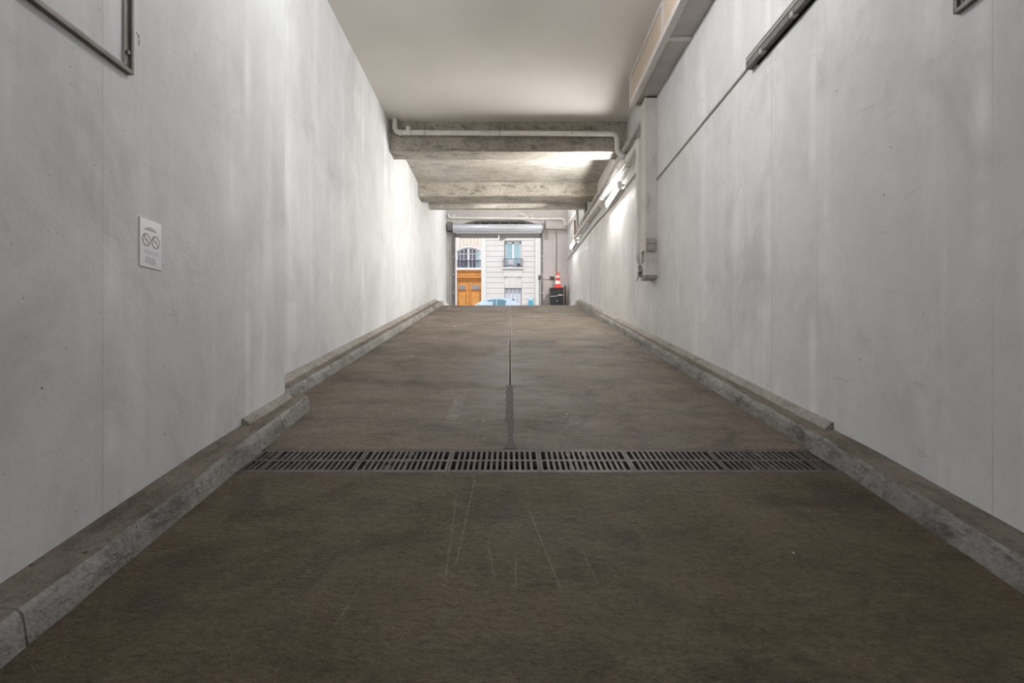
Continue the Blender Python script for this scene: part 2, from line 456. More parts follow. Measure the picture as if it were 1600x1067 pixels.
# ------------------------------------------------------------------ structure: kerbs
def kerb(face, wall, y0, y1, h, end_round=False, slopew=.012, jit=.0065, seed=1, flat=False):
    """returns (body bm, top bm): body = face + chamfer, top = tread slab"""
    rnd = random.Random(seed); n = max(2, int((y1-y0)/.16)); bm = bmesh.new(); rows = []
    mats = []
    yl = [y0+(y1-y0)*i/n for i in range(n+1)]
    if end_round: yl = yl[:-1]+[y1-.045, y1-.015, y1]; n = len(yl)-1
    for i in range(n+1):
        y = yl[i]; xf, xw = face(y), wall(y); s = 1 if xw > xf else -1
        j = lambda: rnd.uniform(-jit, jit)
        inset = 0.0
        if end_round and i >= n-1: inset = .010 if i == n-1 else .032
        prof = [(xf+s*inset, -.15), (xf+s*(inset-.004)+j()*.6, 0.0), (xf+s*(inset+.004)+j(), h*.62), (xf+s*(inset+.012)+j(), h-.016+j()*.6),
                (xf+s*(inset+slopew+.012)+j(), h-.002+j()*.5), (xf+s*(.07+inset), h+j()*.5), (xw, h+.004), (xw, -.15)]
        rows.append([bm.verts.new((p[0], y, p[1]+fz(y))) for p in prof])
    m = len(rows[0]); top = []
    for a, b in zip(rows, rows[1:]):
        for i in range(m):
            f = bm.faces.new((a[i], a[(i+1) % m], b[(i+1) % m], b[i]))
            if i in (4, 5): top.append(f)
    bm.faces.new(rows[0]); bm.faces.new(list(reversed(rows[-1])))
    for f in top: f.material_index = 1
    return bm
def fillet(wall, y0, y1, h0, w_, hh, seed=1):
    rnd = random.Random(seed); n = max(2, int((y1-y0)/.25)); bm = bmesh.new(); rows = []
    for i in range(n+1):
        y = y0+(y1-y0)*i/n; xw = wall(y); s = 1 if xw > 0 else -1
        j = rnd.uniform(-.004, .004)
        prof = [(xw, h0-.01), (xw-s*(w_+j), h0-.01), (xw-s*(w_+j), h0+hh*.25), (xw-s*w_*.28, h0+hh+j*.5), (xw, h0+hh)]
        rows.append([bm.verts.new((p[0], y, p[1]+fz(y))) for p in prof])
    m = 5
    for a, b in zip(rows, rows[1:]):
        for i in range(m): bm.faces.new((a[i], a[(i+1) % m], b[(i+1) % m], b[i]))
    bm.faces.new(rows[0]); bm.faces.new(list(reversed(rows[-1])))
    return bm
def kerb_obj(parent, *a, **kw):
    o = obj('kerb_stone', kerb(*a, **kw), M['kerb'], parent); o.data.materials.append(M['kerbtop']); return o
wl1, wl2 = (lambda y: XL1-.01), (lambda y: XL2-.01)
wr = lambda y: xr_wall(y)+.01
KH = .112
t = thing('kerb', 'low concrete kerb along the thick left wall beside the grates', 'kerb', kind='structure')
kerb_obj(t, xl_kerb1, wl1, -6, 1.698, KH, seed=3)
kerb_obj(t, xl_kerb1, wl1, 1.708, 4.285, KH, end_round=True, seed=4)
obj('mortar_fillet', fillet(lambda y: XL1, 3.46, 4.14, KH, .05, .042, 5), M['plinth'], t)
t = thing('kerb', 'concrete kerb climbing along the recessed upper left wall', 'kerb', kind='structure')
kerb_obj(t, xl_kerb2, wl2, 4.287, 9.6, .10, seed=6, jit=.003)
kerb_obj(t, xl_kerb2, wl2, 9.608, CREST, .10, seed=7, jit=.003)
obj('mortar_fillet', fillet(lambda y: XL2, 4.14, CREST, .10, .06, .055, 8), M['plinth'], t)
t = thing('kerb', 'concrete kerb climbing along the right wall', 'kerb', kind='structure')
kerb_obj(t, xr_kerb, wr, -6, 4.9, KH, seed=9)
kerb_obj(t, xr_kerb, wr, 4.906, CREST, KH-.008, seed=10)
obj('mortar_fillet', fillet(xr_wall, 3.37, CREST, KH-.005, .055, .05, 11), M['plinth'], t)
for s, lab in ((-1, 'white painted kerb end past the crest by the left wall'), (1, 'white painted kerb end past the crest by the right wall')):
    t = thing('kerb_end', lab, 'kerb', kind='structure')
    fc = (lambda y: -1.69) if s < 0 else (lambda y: 1.655)
    wc = wl2 if s < 0 else wr
    o = obj('kerb_stone', kerb(fc, wc, CREST+.004, 16.0, .115, seed=12, jit=.002), M['white'], t)
    o.data.materials.append(M['white'])

# ------------------------------------------------------------------ structure: walls, ceiling, beams
ZT = 6.1
CL = (-1.65*880/352)*-1  # depth of the wall corner
wl = obj('wall_left', plan([(XL1, -6), (XL1, CL), (XL2, CL+.002), (XL2, 17.2), (-2.4, 17.2), (-2.4, -6)], -.6, ZT), M['wall_l'])
tag(wl, 'tall white painted left wall of the ramp stepping back past the kerb end', 'wall', kind='structure')
wrr = obj('wall_right', plan([(xr_wall(-6), -6), (xr_wall(17.2), 17.2), (2.5, 17.2), (2.5, -6)], -.6, ZT), M['wall_r'])
tag(wrr, 'tall white painted right wall of the ramp', 'wall', kind='structure')
tag(obj('wall_back', B(-2.5, 2.5, -6.2, -6, -.6, ZT), M['white']), 'plain wall closing the garage hall behind the viewer', 'wall', kind='structure')
# pencil mark and small nails on the left wall
bm = bmesh.new()
box(bm, XL1, XL1+.0015, 2.502, 2.507, 2.605, 2.632); box(bm, XL1, XL1+.0015, 2.498, 2.506, 2.638, 2.652); box(bm, XL1, XL1+.0015, 2.483, 2.499, 2.650, 2.654)
obj('pen_mark', bm, M['ink'], wl)
CE = 4.975
tag(obj('ceiling', B(-2.3, 2.4, -6, 8.94, CE, CE+.12), M['ceil']), 'smooth beige painted ceiling over the lower ramp', 'ceiling', kind='structure')
def rough_box(x0, x1, y0, y1, z0, z1, seed, amp=.012, nx=26):
    """cast beam: subdivided box with uneven lower arrises"""
    rnd = random.Random(seed); bm = bmesh.new(); rows = []
    for i in range(nx+1):
        x = x0+(x1-x0)*i/nx; a = rnd.uniform(-amp, amp); b = rnd.uniform(-amp, amp)
        pr_ = [(y0, z1), (y0, z0+.03+a), (y0+.02+a*.4, z0+b*.5), (y1-.02, z0+a*.5), (y1, z0+.025+b), (y1, z1)]
        rows.append([bm.verts.new((x, p[0], p[1])) for p in pr_])
    for a, b in zip(rows, rows[1:]):
        for i in range(6): bm.faces.new((a[i], a[(i+1) % 6], b[(i+1) % 6], b[i]))
    bm.faces.new(rows[0]); bm.faces.new(list(reversed(rows[-1])))
    return bm
XA, XB = -2.0, 2.0
tag(obj('ceiling_beam', rough_box(XA, XB, 8.94, 9.345, 4.505, CE+.12, 1), M['beam']), 'first raw concrete cross beam carrying the white pipe', 'beam', 'raw concrete cross beams', 'structure')
tag(obj('ceiling_soffit', B(XA, XB, 9.345, 11.73, 4.875, 5.1), M['soffit']), 'rough concrete soffit between the first two beams', 'ceiling', kind='structure')
tag(obj('ceiling_beam', rough_box(XA, XB, 11.73, 12.22, 4.602, 5.1, 2), M['beam']), 'second raw concrete cross beam nearer the street door', 'beam', 'raw concrete cross beams', 'structure')
tag(obj('ceiling_soffit', B(XA, XB, 12.22, 13.31, 4.875, 5.1), M['soffit']), 'narrow rough soffit behind the second beam', 'ceiling', kind='structure')
lip = tag(obj('ceiling_beam', rough_box(XA, XB, 13.31, 13.50, 4.77, 6.2, 3, .006), M['soffit']), 'pale shallow concrete lip in front of the door lobby', 'beam', 'raw concrete cross beams', 'structure')
bm = bmesh.new()
def stroke(pts, y, r=.006):
    tube(bm, [at(p[0], p[1], y) for p in pts], r, 6)
stroke([(851.2, 324.6), (854, 320)], 13.303); stroke([(855, 321.8), (858.4, 320.8), (855.8, 324.4), (858.8, 324.6)], 13.303)
obj('painted_mark', bm, M['ink'], lip)
tag(obj('lobby_ceiling', B(-2.4, 2.5, 13.5, 17.6, 6.1, 6.25), M['ceil']), 'high ceiling of the door lobby', 'ceiling', kind='structure')
tag(obj('roof_slab', B(-2.6, 2.7, -6.4, 17.7, 6.26, 6.45), M['soffit']), 'roof slab over the ramp', 'roof', kind='structure')

# front wall with the vehicle opening
DX0, DX1 = -1.69, .945
zl = at(0, 357, 17.0).z
ztop = at(0, 350, 17.0).z; zarc = at(0, 343.8, 17.0).z
arc = [(-1.42+(.80+1.42)*i/12, ztop+(zarc-ztop)*min(1, 1.9*math.sin(PI*i/12))) for i in range(13)]
pts = [(-2.2, 6.12), (-2.2, zl), (DX0, zl), (DX0, ztop)] + arc + [(DX1, ztop), (DX1, zl), (2.2, zl), (2.2, 6.12)]
wf = thing('wall_front', 'pale plastered end wall around the garage door opening', 'wall', kind='structure')
obj('lintel', front(pts, 17.0, 17.5), M['lintel'], wf)
obj('jamb', B(-2.2, DX0, 17.08, 17.5, 2.3, zl), M['jamb'], wf)
obj('side_panel', B(DX1+.06, 1.412, 17.2, 17.5, 2.3, zl), M['panel'], wf)
obj('side_panel', B(1.424, 2.2, 17.2, 17.5, 2.3, zl), M['panel'], wf)
obj('panel_joint', B(1.40, 1.44, 17.21, 17.4, 2.3, zl-.01), M['rail'], wf)
obj('jamb', B(DX1, DX1+.06, 17.12, 17.5, 2.3, zl), M['jamb'], wf)
obj('stained_patch', B(at(850, 0, 17.19).x, at(857, 0, 17.19).x, 17.185, 17.21, at(0, 374, 17.2).z, zl), M['jamb'], wf)

# ------------------------------------------------------------------ street
tag(obj('street_pavement', B(-14, 14, 17.6, 20.2, TOPZ-.2, TOPZ), M['pave']), 'grey pavement outside the garage door', 'pavement', kind='structure')
tag(obj('road', B(-14, 14, 20.2, 31.5, TOPZ-.4, TOPZ-.12), M['asphalt']), 'asphalt street outside the garage', 'road', kind='structure')
tag(obj('street_pavement', B(-14, 14, 31.5, 34.4, TOPZ-.2, TOPZ), M['pave']), 'far pavement below the stone house', 'pavement', kind='structure')
FY = 34.0
def fx(px): return at(px, 0, FY).x
def fzz(py): return at(0, py, FY).z
hs = thing('stone_house', 'cream stone apartment house with orange double door across the street', 'building', (0, FY, TOPZ))
# backing wall with real openings
DL, DR = fx(713.7), fx(752.0); WL, WR = fx(788.4), fx(814.8)
w1t, w1b = fzz(377.2), fzz(418.0); w0t, w0b = fzz(446.4), TOPZ+.9
xl, xr_ = -9.0, fx(835.4); ztp = 15.0
bt = fzz(385.0); spring = fzz(392.5)
def wallbox(a, b, c, d, mat='stone_j', y0=FY, y1=FY+.4): obj('wall_block', B(a, b, y0, y1, c, d), M[mat], hs)
wallbox(xl, DL, TOPZ-.1, ztp, 'stone_w'); wallbox(DL, DR, bt+.02, ztp, 'stone_p', FY+.03)
wallbox(DR, fx(759.6), TOPZ-.1, ztp, 'stone_w', FY-.05)
wallbox(fx(759.6), WL, TOPZ-.1, ztp); wallbox(WR, xr_, TOPZ-.1, ztp)
wallbox(WL, WR, w1t, ztp); wallbox(WL, WR, w0t, w1b); wallbox(WL, WR, TOPZ-.1, w0b)
# stone courses: separate blocks proud of the joints
g = .022
gy = [359.0, 367.3, 375.5+.3, 384.2, 392.6, 400.7, 408.9, 417.3, 425.4, 433.3, 441.7, 450.3, 458.9, 467.3, 475.7, 484.1, 492.5, 500.9, 509.3, 517.7]
gy = [350.7, 342.4, 334.1] + gy; gy.sort()
rnd = random.Random(5)
for a, b in zip(gy, gy[1:]):
    z1, z0 = fzz(a)-g/2, fzz(b)+g/2
    mid = (z0+z1)/2
    gap = (w1b < mid < w1t) or (w0b < mid < w0t)
    if gap:
        spans = [(fx(759.6), WL-.002), (WR+.002, xr_)]
        if mid < w0t or True: pass
    else: spans = [(fx(759.6), fx(788.2)), (fx(788.2)+.004, fx(815)-.004), (fx(815), xr_)] if mid < fzz(432) else [(fx(759.6), xr_)]
    for (s0, s1) in spans:
        obj('stone_course', B(s0+.01, s1-.005, FY-.035-rnd.uniform(0, .006), FY+.01, z0, z1), M['stone'], hs)
# arch over the door bay
acx = (DL+DR)/2; hw = (DR-DL)/2
def archline(sc, top, z_s, n=16): return [(acx-hw*sc+2*hw*sc*i/n, z_s+(top-z_s)*math.sin(PI*i/n)**.8) for i in range(n+1)]
inn = archline(.985, fzz(386.8), spring); out_ = archline(1.0, fzz(383.6), spring+.10)
obj('arch_band', ring_strip(FY-.04, inn, out_, .2), M['stone_w'], hs)
for i in range(7):   # voussoirs
    t0, t1 = i/7+.006, (i+1)/7-.006
    def pt(t, k): return (acx+(-hw+2*hw*t)*(1 if k == 0 else 1.02), (spring+.12+(fzz(383.2)-spring-.12)*math.sin(PI*t)**.8) if k == 0 else fzz(371.5)+.05*math.sin(PI*t))
    n = 4
    i_ = [pt(t0+(t1-t0)*q/n, 0) for q in range(n+1)]; o_ = [pt(t0+(t1-t0)*q/n, 1) for q in range(n+1)]
    obj('voussoir', ring_strip(FY-.02-.006*(i % 2), i_, o_, .06), M['stone_p'], hs)
# arched window
aw = obj('arched_window', ring_strip(FY+.10, archline(.91, fzz(387.9), spring-.02), inn, .08), M['winwhite'], hs)
obj('pane', front([(DL, fzz(419.5)), (DR, fzz(419.5))] + list(reversed(archline(.97, fzz(387.2), spring))), FY+.16, FY+.18), M['glass_d'], aw)
def winbar(px0, px1, py0, py1, par, y=FY+.08, d=.08, m='winwhite', nm='glazing_bar'):
    obj(nm, B(fx(px0), fx(px1), y, y+d, fzz(py1), fzz(py0)), M[m], par)
winbar(730.3, 733.2, 386.6, 419, aw, nm='mullion')
for px in (718.8, 724.6, 738.0, 743.8): winbar(px-.35, px+.35, 388.6, 419, aw)
for py in (396.6, 406.0): winbar(714.5, 751.5, py-.35, py+.35, aw)
winbar(713.8, 715, 392, 419, aw, nm='stile'); winbar(749.3, 752, 391.5, 419, aw, nm='stile')
winbar(744.4, 749.5, 389.5, 419, aw, FY+.15, .01, 'glass_b', 'pane')
wr_ = obj('balustrade', T([(DL, FY+.02, fzz(406.6)), (DR, FY+.02, fzz(406.6))], .018, 8), M['ironwork'], hs)
for i in range(19):
    px = 714.6+i*2.03
    obj('baluster', T([(fx(px), FY+.02, fzz(418.4)), (fx(px), FY+.02, fzz(406.6))], .010, 6), M['ironwork'], wr_)
obj('white_band', B(DL, DR, FY-.02, FY+.2, fzz(421.4), fzz(418.2)), M['winwhite'], hs)
# orange double door
dr = obj('double_door', B(DL, DR, FY+.16, FY+.22, TOPZ, fzz(421.4)), M['oak'], hs)
for (a, b, d, m) in ((421.4, 423.6, .12, 'oak'), (423.6, 424.4, .08, 'oak_d'), (431.0, 432.0, .10, 'oak_d'), (432.0, 434.2, .14, 'oak'), (434.2, 435.0, .10, 'oak_d'), (436.2, 438.4, .12, 'oak_d')):
    obj('cornice', B(DL, DR, FY+.16-d, FY+.17, fzz(b), fzz(a)), M[m], dr)
obj('door_joint', B(fx(732.6), fx(733.2), FY+.145, FY+.17, TOPZ, fzz(442)), M['oak_d'], dr)
for (a, b) in ((715.2, 730.6), (735.2, 750.6)):
    lf = obj('door_leaf', B(fx(a), fx(b), FY+.13, FY+.17, TOPZ+.05, fzz(443.0)), M['oak'], dr)
for (a, b) in ((716.6, 727.2), (736.6, 749.0)):
    obj('grille_window', B(fx(a), fx(b), FY+.10, FY+.14, fzz(451.6), fzz(445.6)), M['shutd'], dr)
    for q in range(5):
        xq = fx(a)+(fx(b)-fx(a))*(q+.5)/5
        obj('grille_bar', T([(xq, FY+.095, fzz(451.6)), (xq, FY+.095, fzz(445.6))], .012, 6), M['ironwork'], dr)
    obj('sill_shade_moulding', B(fx(a-1), fx(b+1), FY+.05, FY+.14, fzz(453.8), fzz(452.2)), M['oak_d'], dr)  # moulding in the darker door tone, sill shadow put into its colour
    obj('lower_panel', B(fx(a), fx(b), FY+.10, FY+.14, TOPZ+.3, fzz(457.0)), M['oak'], dr)
    for px in (a-.5, b+.3): obj('panel_moulding', B(fx(px), fx(px+.4), FY+.10, FY+.14, TOPZ+.3, fzz(456.5)), M['oak_d'], dr)
# first-floor casement
cw = obj('casement_window', B(WL, WR, FY+.22, FY+.24, w1b, w1t), M['glass_b'], hs)
for (a, b, c_, d_) in ((788.4, 789.6, 377.2, 418), (813.4, 814.8, 377.2, 418), (789.6, 813.4, 377.2, 380.0), (800.2, 803.4, 378, 416), (789.6, 791.2, 378, 416), (812, 813.6, 378, 416), (789, 814, 414.4, 417.4)):
    obj('frame', B(fx(a), fx(b), FY+.14, FY+.22, fzz(d_), fzz(c_)), M['winwhite'], cw)
obj('hanging_cloth', B(fx(793.5), fx(801.8), FY+.05, FY+.07, fzz(413.2), fzz(404.6)), M['winwhite'], cw)
obj('side_shutter', B(WL-.01, fx(789.2), FY-.06, FY+.14, w1b, w1t), M['ironwork'], cw)
rl = obj('balcony_rail', T([(fx(786.2), FY-.16, fzz(405.2)), (fx(816.4), FY-.16, fzz(405.2))], .02, 8), M['ironwork'], hs)
obj('bottom_rail', T([(fx(786.2), FY-.16, fzz(416.6)), (fx(816.4), FY-.16, fzz(416.6))], .018, 8), M['ironwork'], rl)
for i in range(16):
    px = 786.2+i*30.2/15
    r_ = .018 if i in (0, 15) else .009
    obj('baluster', T([(fx(px), FY-.16, fzz(418)), (fx(px), FY-.16, fzz(405.2))], r_, 6), M['ironwork'], rl)
obj('window_sill', B(fx(784.6), fx(818.2), FY-.22, FY+.1, fzz(420.8), fzz(418.2)), M['stone'], hs)
obj('under_sill_moulding', B(fx(786.4), fx(816.4), FY-.14, FY, fzz(421.8), fzz(420.8)), M['stone_j'], hs)
obj('apron_panel', B(fx(788), fx(815), FY-.075, FY, fzz(432.4), fzz(421.8)), M['stone_w'], hs)
for (a, b) in ((787.6, 791.6), (810.6, 814.8)): obj('corbel', B(fx(a), fx(b), FY-.10, FY, fzz(434), fzz(431.8)), M['stone_j'], hs)
for i, (a, b) in enumerate(((788.2, 796.6), (796.9, 805.8), (806.1, 815))): obj('keystone', B(fx(a)+.006, fx(b)-.006, FY-.045-.01*(i == 1), FY, fzz(446.2), fzz(434.6)), M['stone'], hs)
# ground-floor window with folding shutters
gw = obj('shuttered_window', B(WL, WR, FY+.16, FY+.20, w0b, w0t), M['shut'], hs)
for i in range(4):
    a = 789.0+i*6.4
    lf = obj('shutter_leaf', B(fx(a)+.012, fx(a+6.2)-.012, FY+.10, FY+.16, w0b, w0t-.03), M['shut'], gw)
    obj('louvre', B(fx(a+1.3), fx(a+4.8), FY+.09, FY+.102, fzz(458.2), fzz(448.4)), M['shutd'], gw)
pt_ = thing('flower_pot', 'small dark flower pot on the first-floor window sill', 'flower pot', (fx(810), FY-.05, fzz(418.2)))
o_ = wloc(pt_)
obj('pot', lathe([(.06, 0), (.09, .14), (.095, .16), (.08, .16)], o_, 14), M['pot'], pt_)
bm = bmesh.new()
for i in range(14):
    a = i*2.4; bmesh.ops.create_icosphere(bm, subdivisions=1, radius=.04, matrix=Matrix.Translation(o_+Vector((.07*math.cos(a), .05*math.sin(a), .19+.01*(i % 5)))))
obj('foliage', bm, M['pot'], pt_)
# the white neighbour with its downpipe
nb = thing('white_house', 'plain white house wall right of the stone house', 'building', (xr_, FY, TOPZ))
obj('wall_block', B(xr_+.005, 9.0, FY-.08, FY+.4, TOPZ-.1, 15), M['stone_w'], nb)
dp = tag(obj('downpipe', T([(fx(838.2), FY-.16, TOPZ), (fx(838.2), FY-.16, 14.5)], .06, 10), M['stone_w'], None), 'white rain downpipe on the white house across the street', 'pipe')
sg = thing('wall_sign', 'small turquoise enamel box on the stone house wall', 'sign', (fx(829.2), FY-.05, fzz(478)))
obj('plate', B(fx(826), fx(832.4), FY-.14, FY-.045, fzz(480), fzz(470.8), bev=.01), M['turq'], sg)
obj('top_plate', B(fx(826), fx(832.4), FY-.15, FY-.045, fzz(470.4), fzz(467.2), bev=.01), M['turql'], sg)

# car parked across the door
CY = 25.6; car = thing('parked_car', 'pale blue hatchback parked in the street, only its roof in view', 'car', (0, CY, TOPZ-.12))
cz = TOPZ-.12; cxo = at(770, 0, CY).x
def side_loft(prof, yh, inset, mat, name, par=car):
    """side outline (x, z) lofted over the car's width with narrowing flanks"""
    bm = bmesh.new(); rows = []
    for (yy, k) in ((-yh, inset), (-yh*.93, inset*.25), (0, 0), (yh*.93, inset*.25), (yh, inset)):
        cxm = sum(p[0] for p in prof)/len(prof); czm = min(p[1] for p in prof)
        rows.append([bm.verts.new((cxo+cxm+(p[0]-cxm)*(1-k*.25), CY+yy, cz+czm+(p[1]-czm)*(1-k))) for p in prof])
    m = len(prof)
    for a, b in zip(rows, rows[1:]):
        for i in range(m): bm.faces.new((a[i], a[(i+1) % m], b[(i+1) % m], b[i]))
    bm.faces.new(rows[0]); bm.faces.new(list(reversed(rows[-1])))
    return obj(name, bm, M[mat], par, smooth=True)
body = [(-2.05, .25), (-2.08, .55), (-1.95, .72), (-1.1, .93), (-.7, .97), (1.7, 1.0), (1.95, .9), (2.02, .6), (1.98, .25)]
side_loft(body, .86, .10, 'carpaint', 'body')
roof = [(-1.05, .93), (-.62, 1.22), (-.28, 1.37), (.15, 1.425), (.55, 1.415), (.80, 1.385), (1.08, 1.22), (1.40, .98)]
def greenhouse():
    bm = bmesh.new(); rows = []
    for (hw_, k) in ((-.80, 0), (-.60, 1), (.60, 1), (.80, 0)):
        rows.append([bm.verts.new((cxo+p[0], CY+(hw_ if k == 0 else hw_), cz+(.93 if k == 0 else p[1]))) for p in roof])
    m = len(roof)
    for a, b in zip(rows, rows[1:]):
        for i in range(m-1): bm.faces.new((a[i], a[i+1], b[i+1], b[i]))
    return bm
obj('cabin', greenhouse(), M['carpaint'], car, smooth=True)
def side_window(pts, s, nm='side_window'):
    bm = bmesh.new()
    def yy(z, x):
        # flank runs from .80 at the waist to .60 at the roof line above x
        zt = 1.4
        for (a, b) in zip(roof, roof[1:]):
            if a[0] <= x <= b[0]: zt = a[1]+(b[1]-a[1])*(x-a[0])/(b[0]-a[0])
        f = (z-.93)/max(.01, zt-.93); return .80-.20*f
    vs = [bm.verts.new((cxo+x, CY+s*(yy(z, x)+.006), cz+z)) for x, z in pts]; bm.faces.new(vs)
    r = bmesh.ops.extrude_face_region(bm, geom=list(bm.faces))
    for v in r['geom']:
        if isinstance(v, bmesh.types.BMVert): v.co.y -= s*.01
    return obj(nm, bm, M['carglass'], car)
for s in (-1, 1):
    side_window([(-.82, 1.0), (-.50, 1.215), (-.20, 1.315), (.16, 1.36), (.16, 1.0)], s)
    side_window([(.20, 1.0), (.20, 1.36), (.45, 1.345), (.62, 1.29), (.55, 1.0)], s)
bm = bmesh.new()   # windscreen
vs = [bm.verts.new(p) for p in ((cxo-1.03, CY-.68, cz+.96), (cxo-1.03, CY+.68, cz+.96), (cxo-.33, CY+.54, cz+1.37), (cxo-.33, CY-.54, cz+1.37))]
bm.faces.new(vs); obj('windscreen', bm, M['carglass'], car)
obj('rear_spoiler', B(cxo+.70, cxo+.98, CY-.55, CY+.55, cz+1.33, cz+1.375, bev=.01), M['ironwork'], car)
for sx in (-1.25, 1.3):
    for s in (-1, 1):
        bm = bmesh.new(); bmesh.ops.create_cone(bm, cap_ends=True, segments=20, radius1=.31, radius2=.31, depth=.2, matrix=Matrix.Translation((cxo+sx, CY+s*.78, cz+.31)) @ Matrix.Rotation(PI/2, 4, 'X'))
        wh = obj('wheel', bm, M['tyre'], car)
        bm = bmesh.new(); bmesh.ops.create_cone(bm, cap_ends=True, segments=16, radius1=.2, radius2=.2, depth=.22, matrix=Matrix.Translation((cxo+sx, CY+s*.78, cz+.31)) @ Matrix.Rotation(PI/2, 4, 'X'))
        obj('hub', bm, M['hub'], wh)

# ------------------------------------------------------------------ roller shutter in the opening
SY = 16.92
rs = thing('roller_shutter', 'rolled-up grey steel shutter above the street door', 'shutter', (-.37, 17.0, TOPZ))
zc = at(0, 356.2, SY).z; sr = .125
def halfdrum():
    return T([(DX0-.03, SY+.03, zc), (DX1+.02, SY+.03, zc)], sr, 24)
obj('drum', halfdrum(), M['steel'], rs, smooth=True)
for k_, ang in enumerate((200, 225, 250, 275)):
    a = math.radians(ang)
    obj('drum_slat', T([(DX0-.02, SY+.03+sr*math.cos(a), zc+sr*math.sin(a)), (DX1+.01, SY+.03+sr*math.cos(a), zc+sr*math.sin(a))], .012, 8), M['steel'], rs)
for i in range(3):
    z0 = at(0, 364.6+2.3*i, 17.14).z
    obj('curtain_slat', B(DX0+.02, DX1-.01, 17.13, 17.15, z0-.036, z0+.004, bev=.004), M['steel_d'], rs)
obj('bottom_bar', B(at(719, 0, 17.12).x, DX1-.02, 17.115, 17.16, at(0, 371.6, 17.12).z, at(0, 369.2, 17.12).z), M['steel_d'], rs)
for i in range(34):
    x = at(722+3.6*i, 0, 17.12).x
    if x < DX1-.05: obj('fringe', B(x, x+.022, 17.105, 17.13, at(0, 368.6, 17.12).z, at(0, 365.6, 17.12).z), M['batten_l'], rs)
bm = bmesh.new()
fp = [at(780.4, 368.5, 17.09), at(780.4, 376.2, 17.05), at(784, 375.6, 17.04), at(798, 369.6, 17.09)]
a_ = [bm.verts.new(p) for p in fp]; b_ = [bm.verts.new(p+Vector((0, .012, 0))) for p in fp]
bm.faces.new(a_); bm.faces.new(list(reversed(b_)))
for i in range(4): bm.faces.new((a_[i], a_[(i+1) % 4], b_[(i+1) % 4], b_[i]))
obj('torn_flap', bm, M['steel_d'], rs)
obj('white_tab', B(at(778.2, 0, 17.05).x, at(780.4, 0, 17.05).x, 17.04, 17.06, at(0, 374.5, 17.05).z, at(0, 367.8, 17.05).z), M['winwhite'], rs)
obj('guide_rail', B(DX0-.045, DX0+.02, 17.02, 17.18, TOPZ, zc-.08), M['rail'], rs)
obj('guide_rail', B(DX1-.01, DX1+.05, 17.02, 17.18, TOPZ, zc-.08), M['rail'], rs)
for zz in (3.2, 3.75, 4.3):
    for xx in (DX0-.03, DX1+.03): obj('bolt', T([(xx, 17.0, zz), (xx, 17.03, zz)], .018, 8), M['steel'], rs)
obj('end_bracket', B(DX0-.19, DX0-.05, 16.85, 17.02, at(0, 360, 16.9).z, at(0, 347, 16.9).z), M['rail'], rs)
obj('end_bracket', B(DX1+.01, DX1+.06, 16.85, 17.02, at(0, 362, 16.9).z, at(0, 349, 16.9).z), M['rail'], rs)
obj('hanger_rod', T([at(851.6, 345.5, 16.97), at(851.6, 358, 16.97)], .02, 8), M['rail'], rs)
obj('dark_casing', B(DX0-.02, DX1+.02, 17.36, 17.42, ztop-.1, zarc+.06), M['black'], rs)
for i in range(7):
    x = -1.22+i*.30
    obj('casing_bar', B(x-.02, x+.02, 17.2, 17.24, ztop-.1, zarc), M['boxgrey'], rs)
lr = thing('lock_rod', 'dark vertical lock rod with handle on the right door jamb', 'rod', (DX1-.04, 17.4, TOPZ))
obj('rod', T([(DX1-.04, 17.3, TOPZ), (DX1-.04, 17.3, at(0, 434, 17.3).z)], .014, 8), M['rail'], lr)
obj('handle', B(DX1-.075, DX1-.01, 17.24, 17.36, at(0, 437, 17.3).z, at(0, 430.5, 17.3).z), M['rail'], lr)

# ------------------------------------------------------------------ cone, bin, switch by the door
BX0, BX1, BY = at(860, 0, 16.6).x, at(880.4, 0, 16.6).x, 16.6
bz1 = at(0, 449.6, BY).z; bz1 = TOPZ+.70
bn = thing('storage_bin', 'black plastic bin with a white tape strap below the traffic cone', 'bin', ((BX0+BX1)/2, BY+.2, TOPZ))
bm = bmesh.new()
prism(bm, [(-1, -1), (1, -1), (1, 1), (-1, 1)], lambda p: ((BX0+BX1)/2+p[0]*(BX1-BX0)*.48, BY+.2+p[1]*.19, TOPZ), lambda p: ((BX0+BX1)/2+p[0]*(BX1-BX0)*.50, BY+.2+p[1]*.20, bz1-.05))
obj('body', bm, M['blackpl'], bn)
obj('lid', B(BX0-.012, BX1+.012, BY-.012, BY+.412, bz1-.05, bz1, bev=.01), M['blackpl'], bn)
zs = at(0, 462.6, BY).z
bm = bmesh.new(); tube(bm, [(BX0-.003, BY-.008, zs-.01), ((BX0+BX1)/2-.02, BY-.010, zs), (BX1-.12, BY-.012, zs+.025), (BX1+.003, BY-.008, zs+.015)], .010, 8)
obj('strap', bm, M['strap'], bn)
obj('strap_knot', T([(BX1-.14, BY-.02, zs+.035), (BX1-.03, BY-.02, zs+.02)], .018, 8), M['strap'], bn)
obj('emblem', T([((BX0+BX1)/2, BY-.003, at(0, 470, BY).z), ((BX0+BX1)/2, BY+.01, at(0, 470, BY).z)], .022, 12), M['boxgrey'], bn)
ccx, ccy = at(871.6, 0, BY+.2).x, BY+.2
cn = thing('traffic_cone', 'red and white striped traffic cone standing on the black bin', 'traffic cone', (ccx, ccy, bz1))
o_ = (ccx, ccy, bz1)
obj('base', B(ccx-.145, ccx+.145, ccy-.145, ccy+.145, bz1, bz1+.028, bev=.01), M['conered'], cn)
H = .49
def cr(z): return .105-.078*(z-.028)/(H-.028)
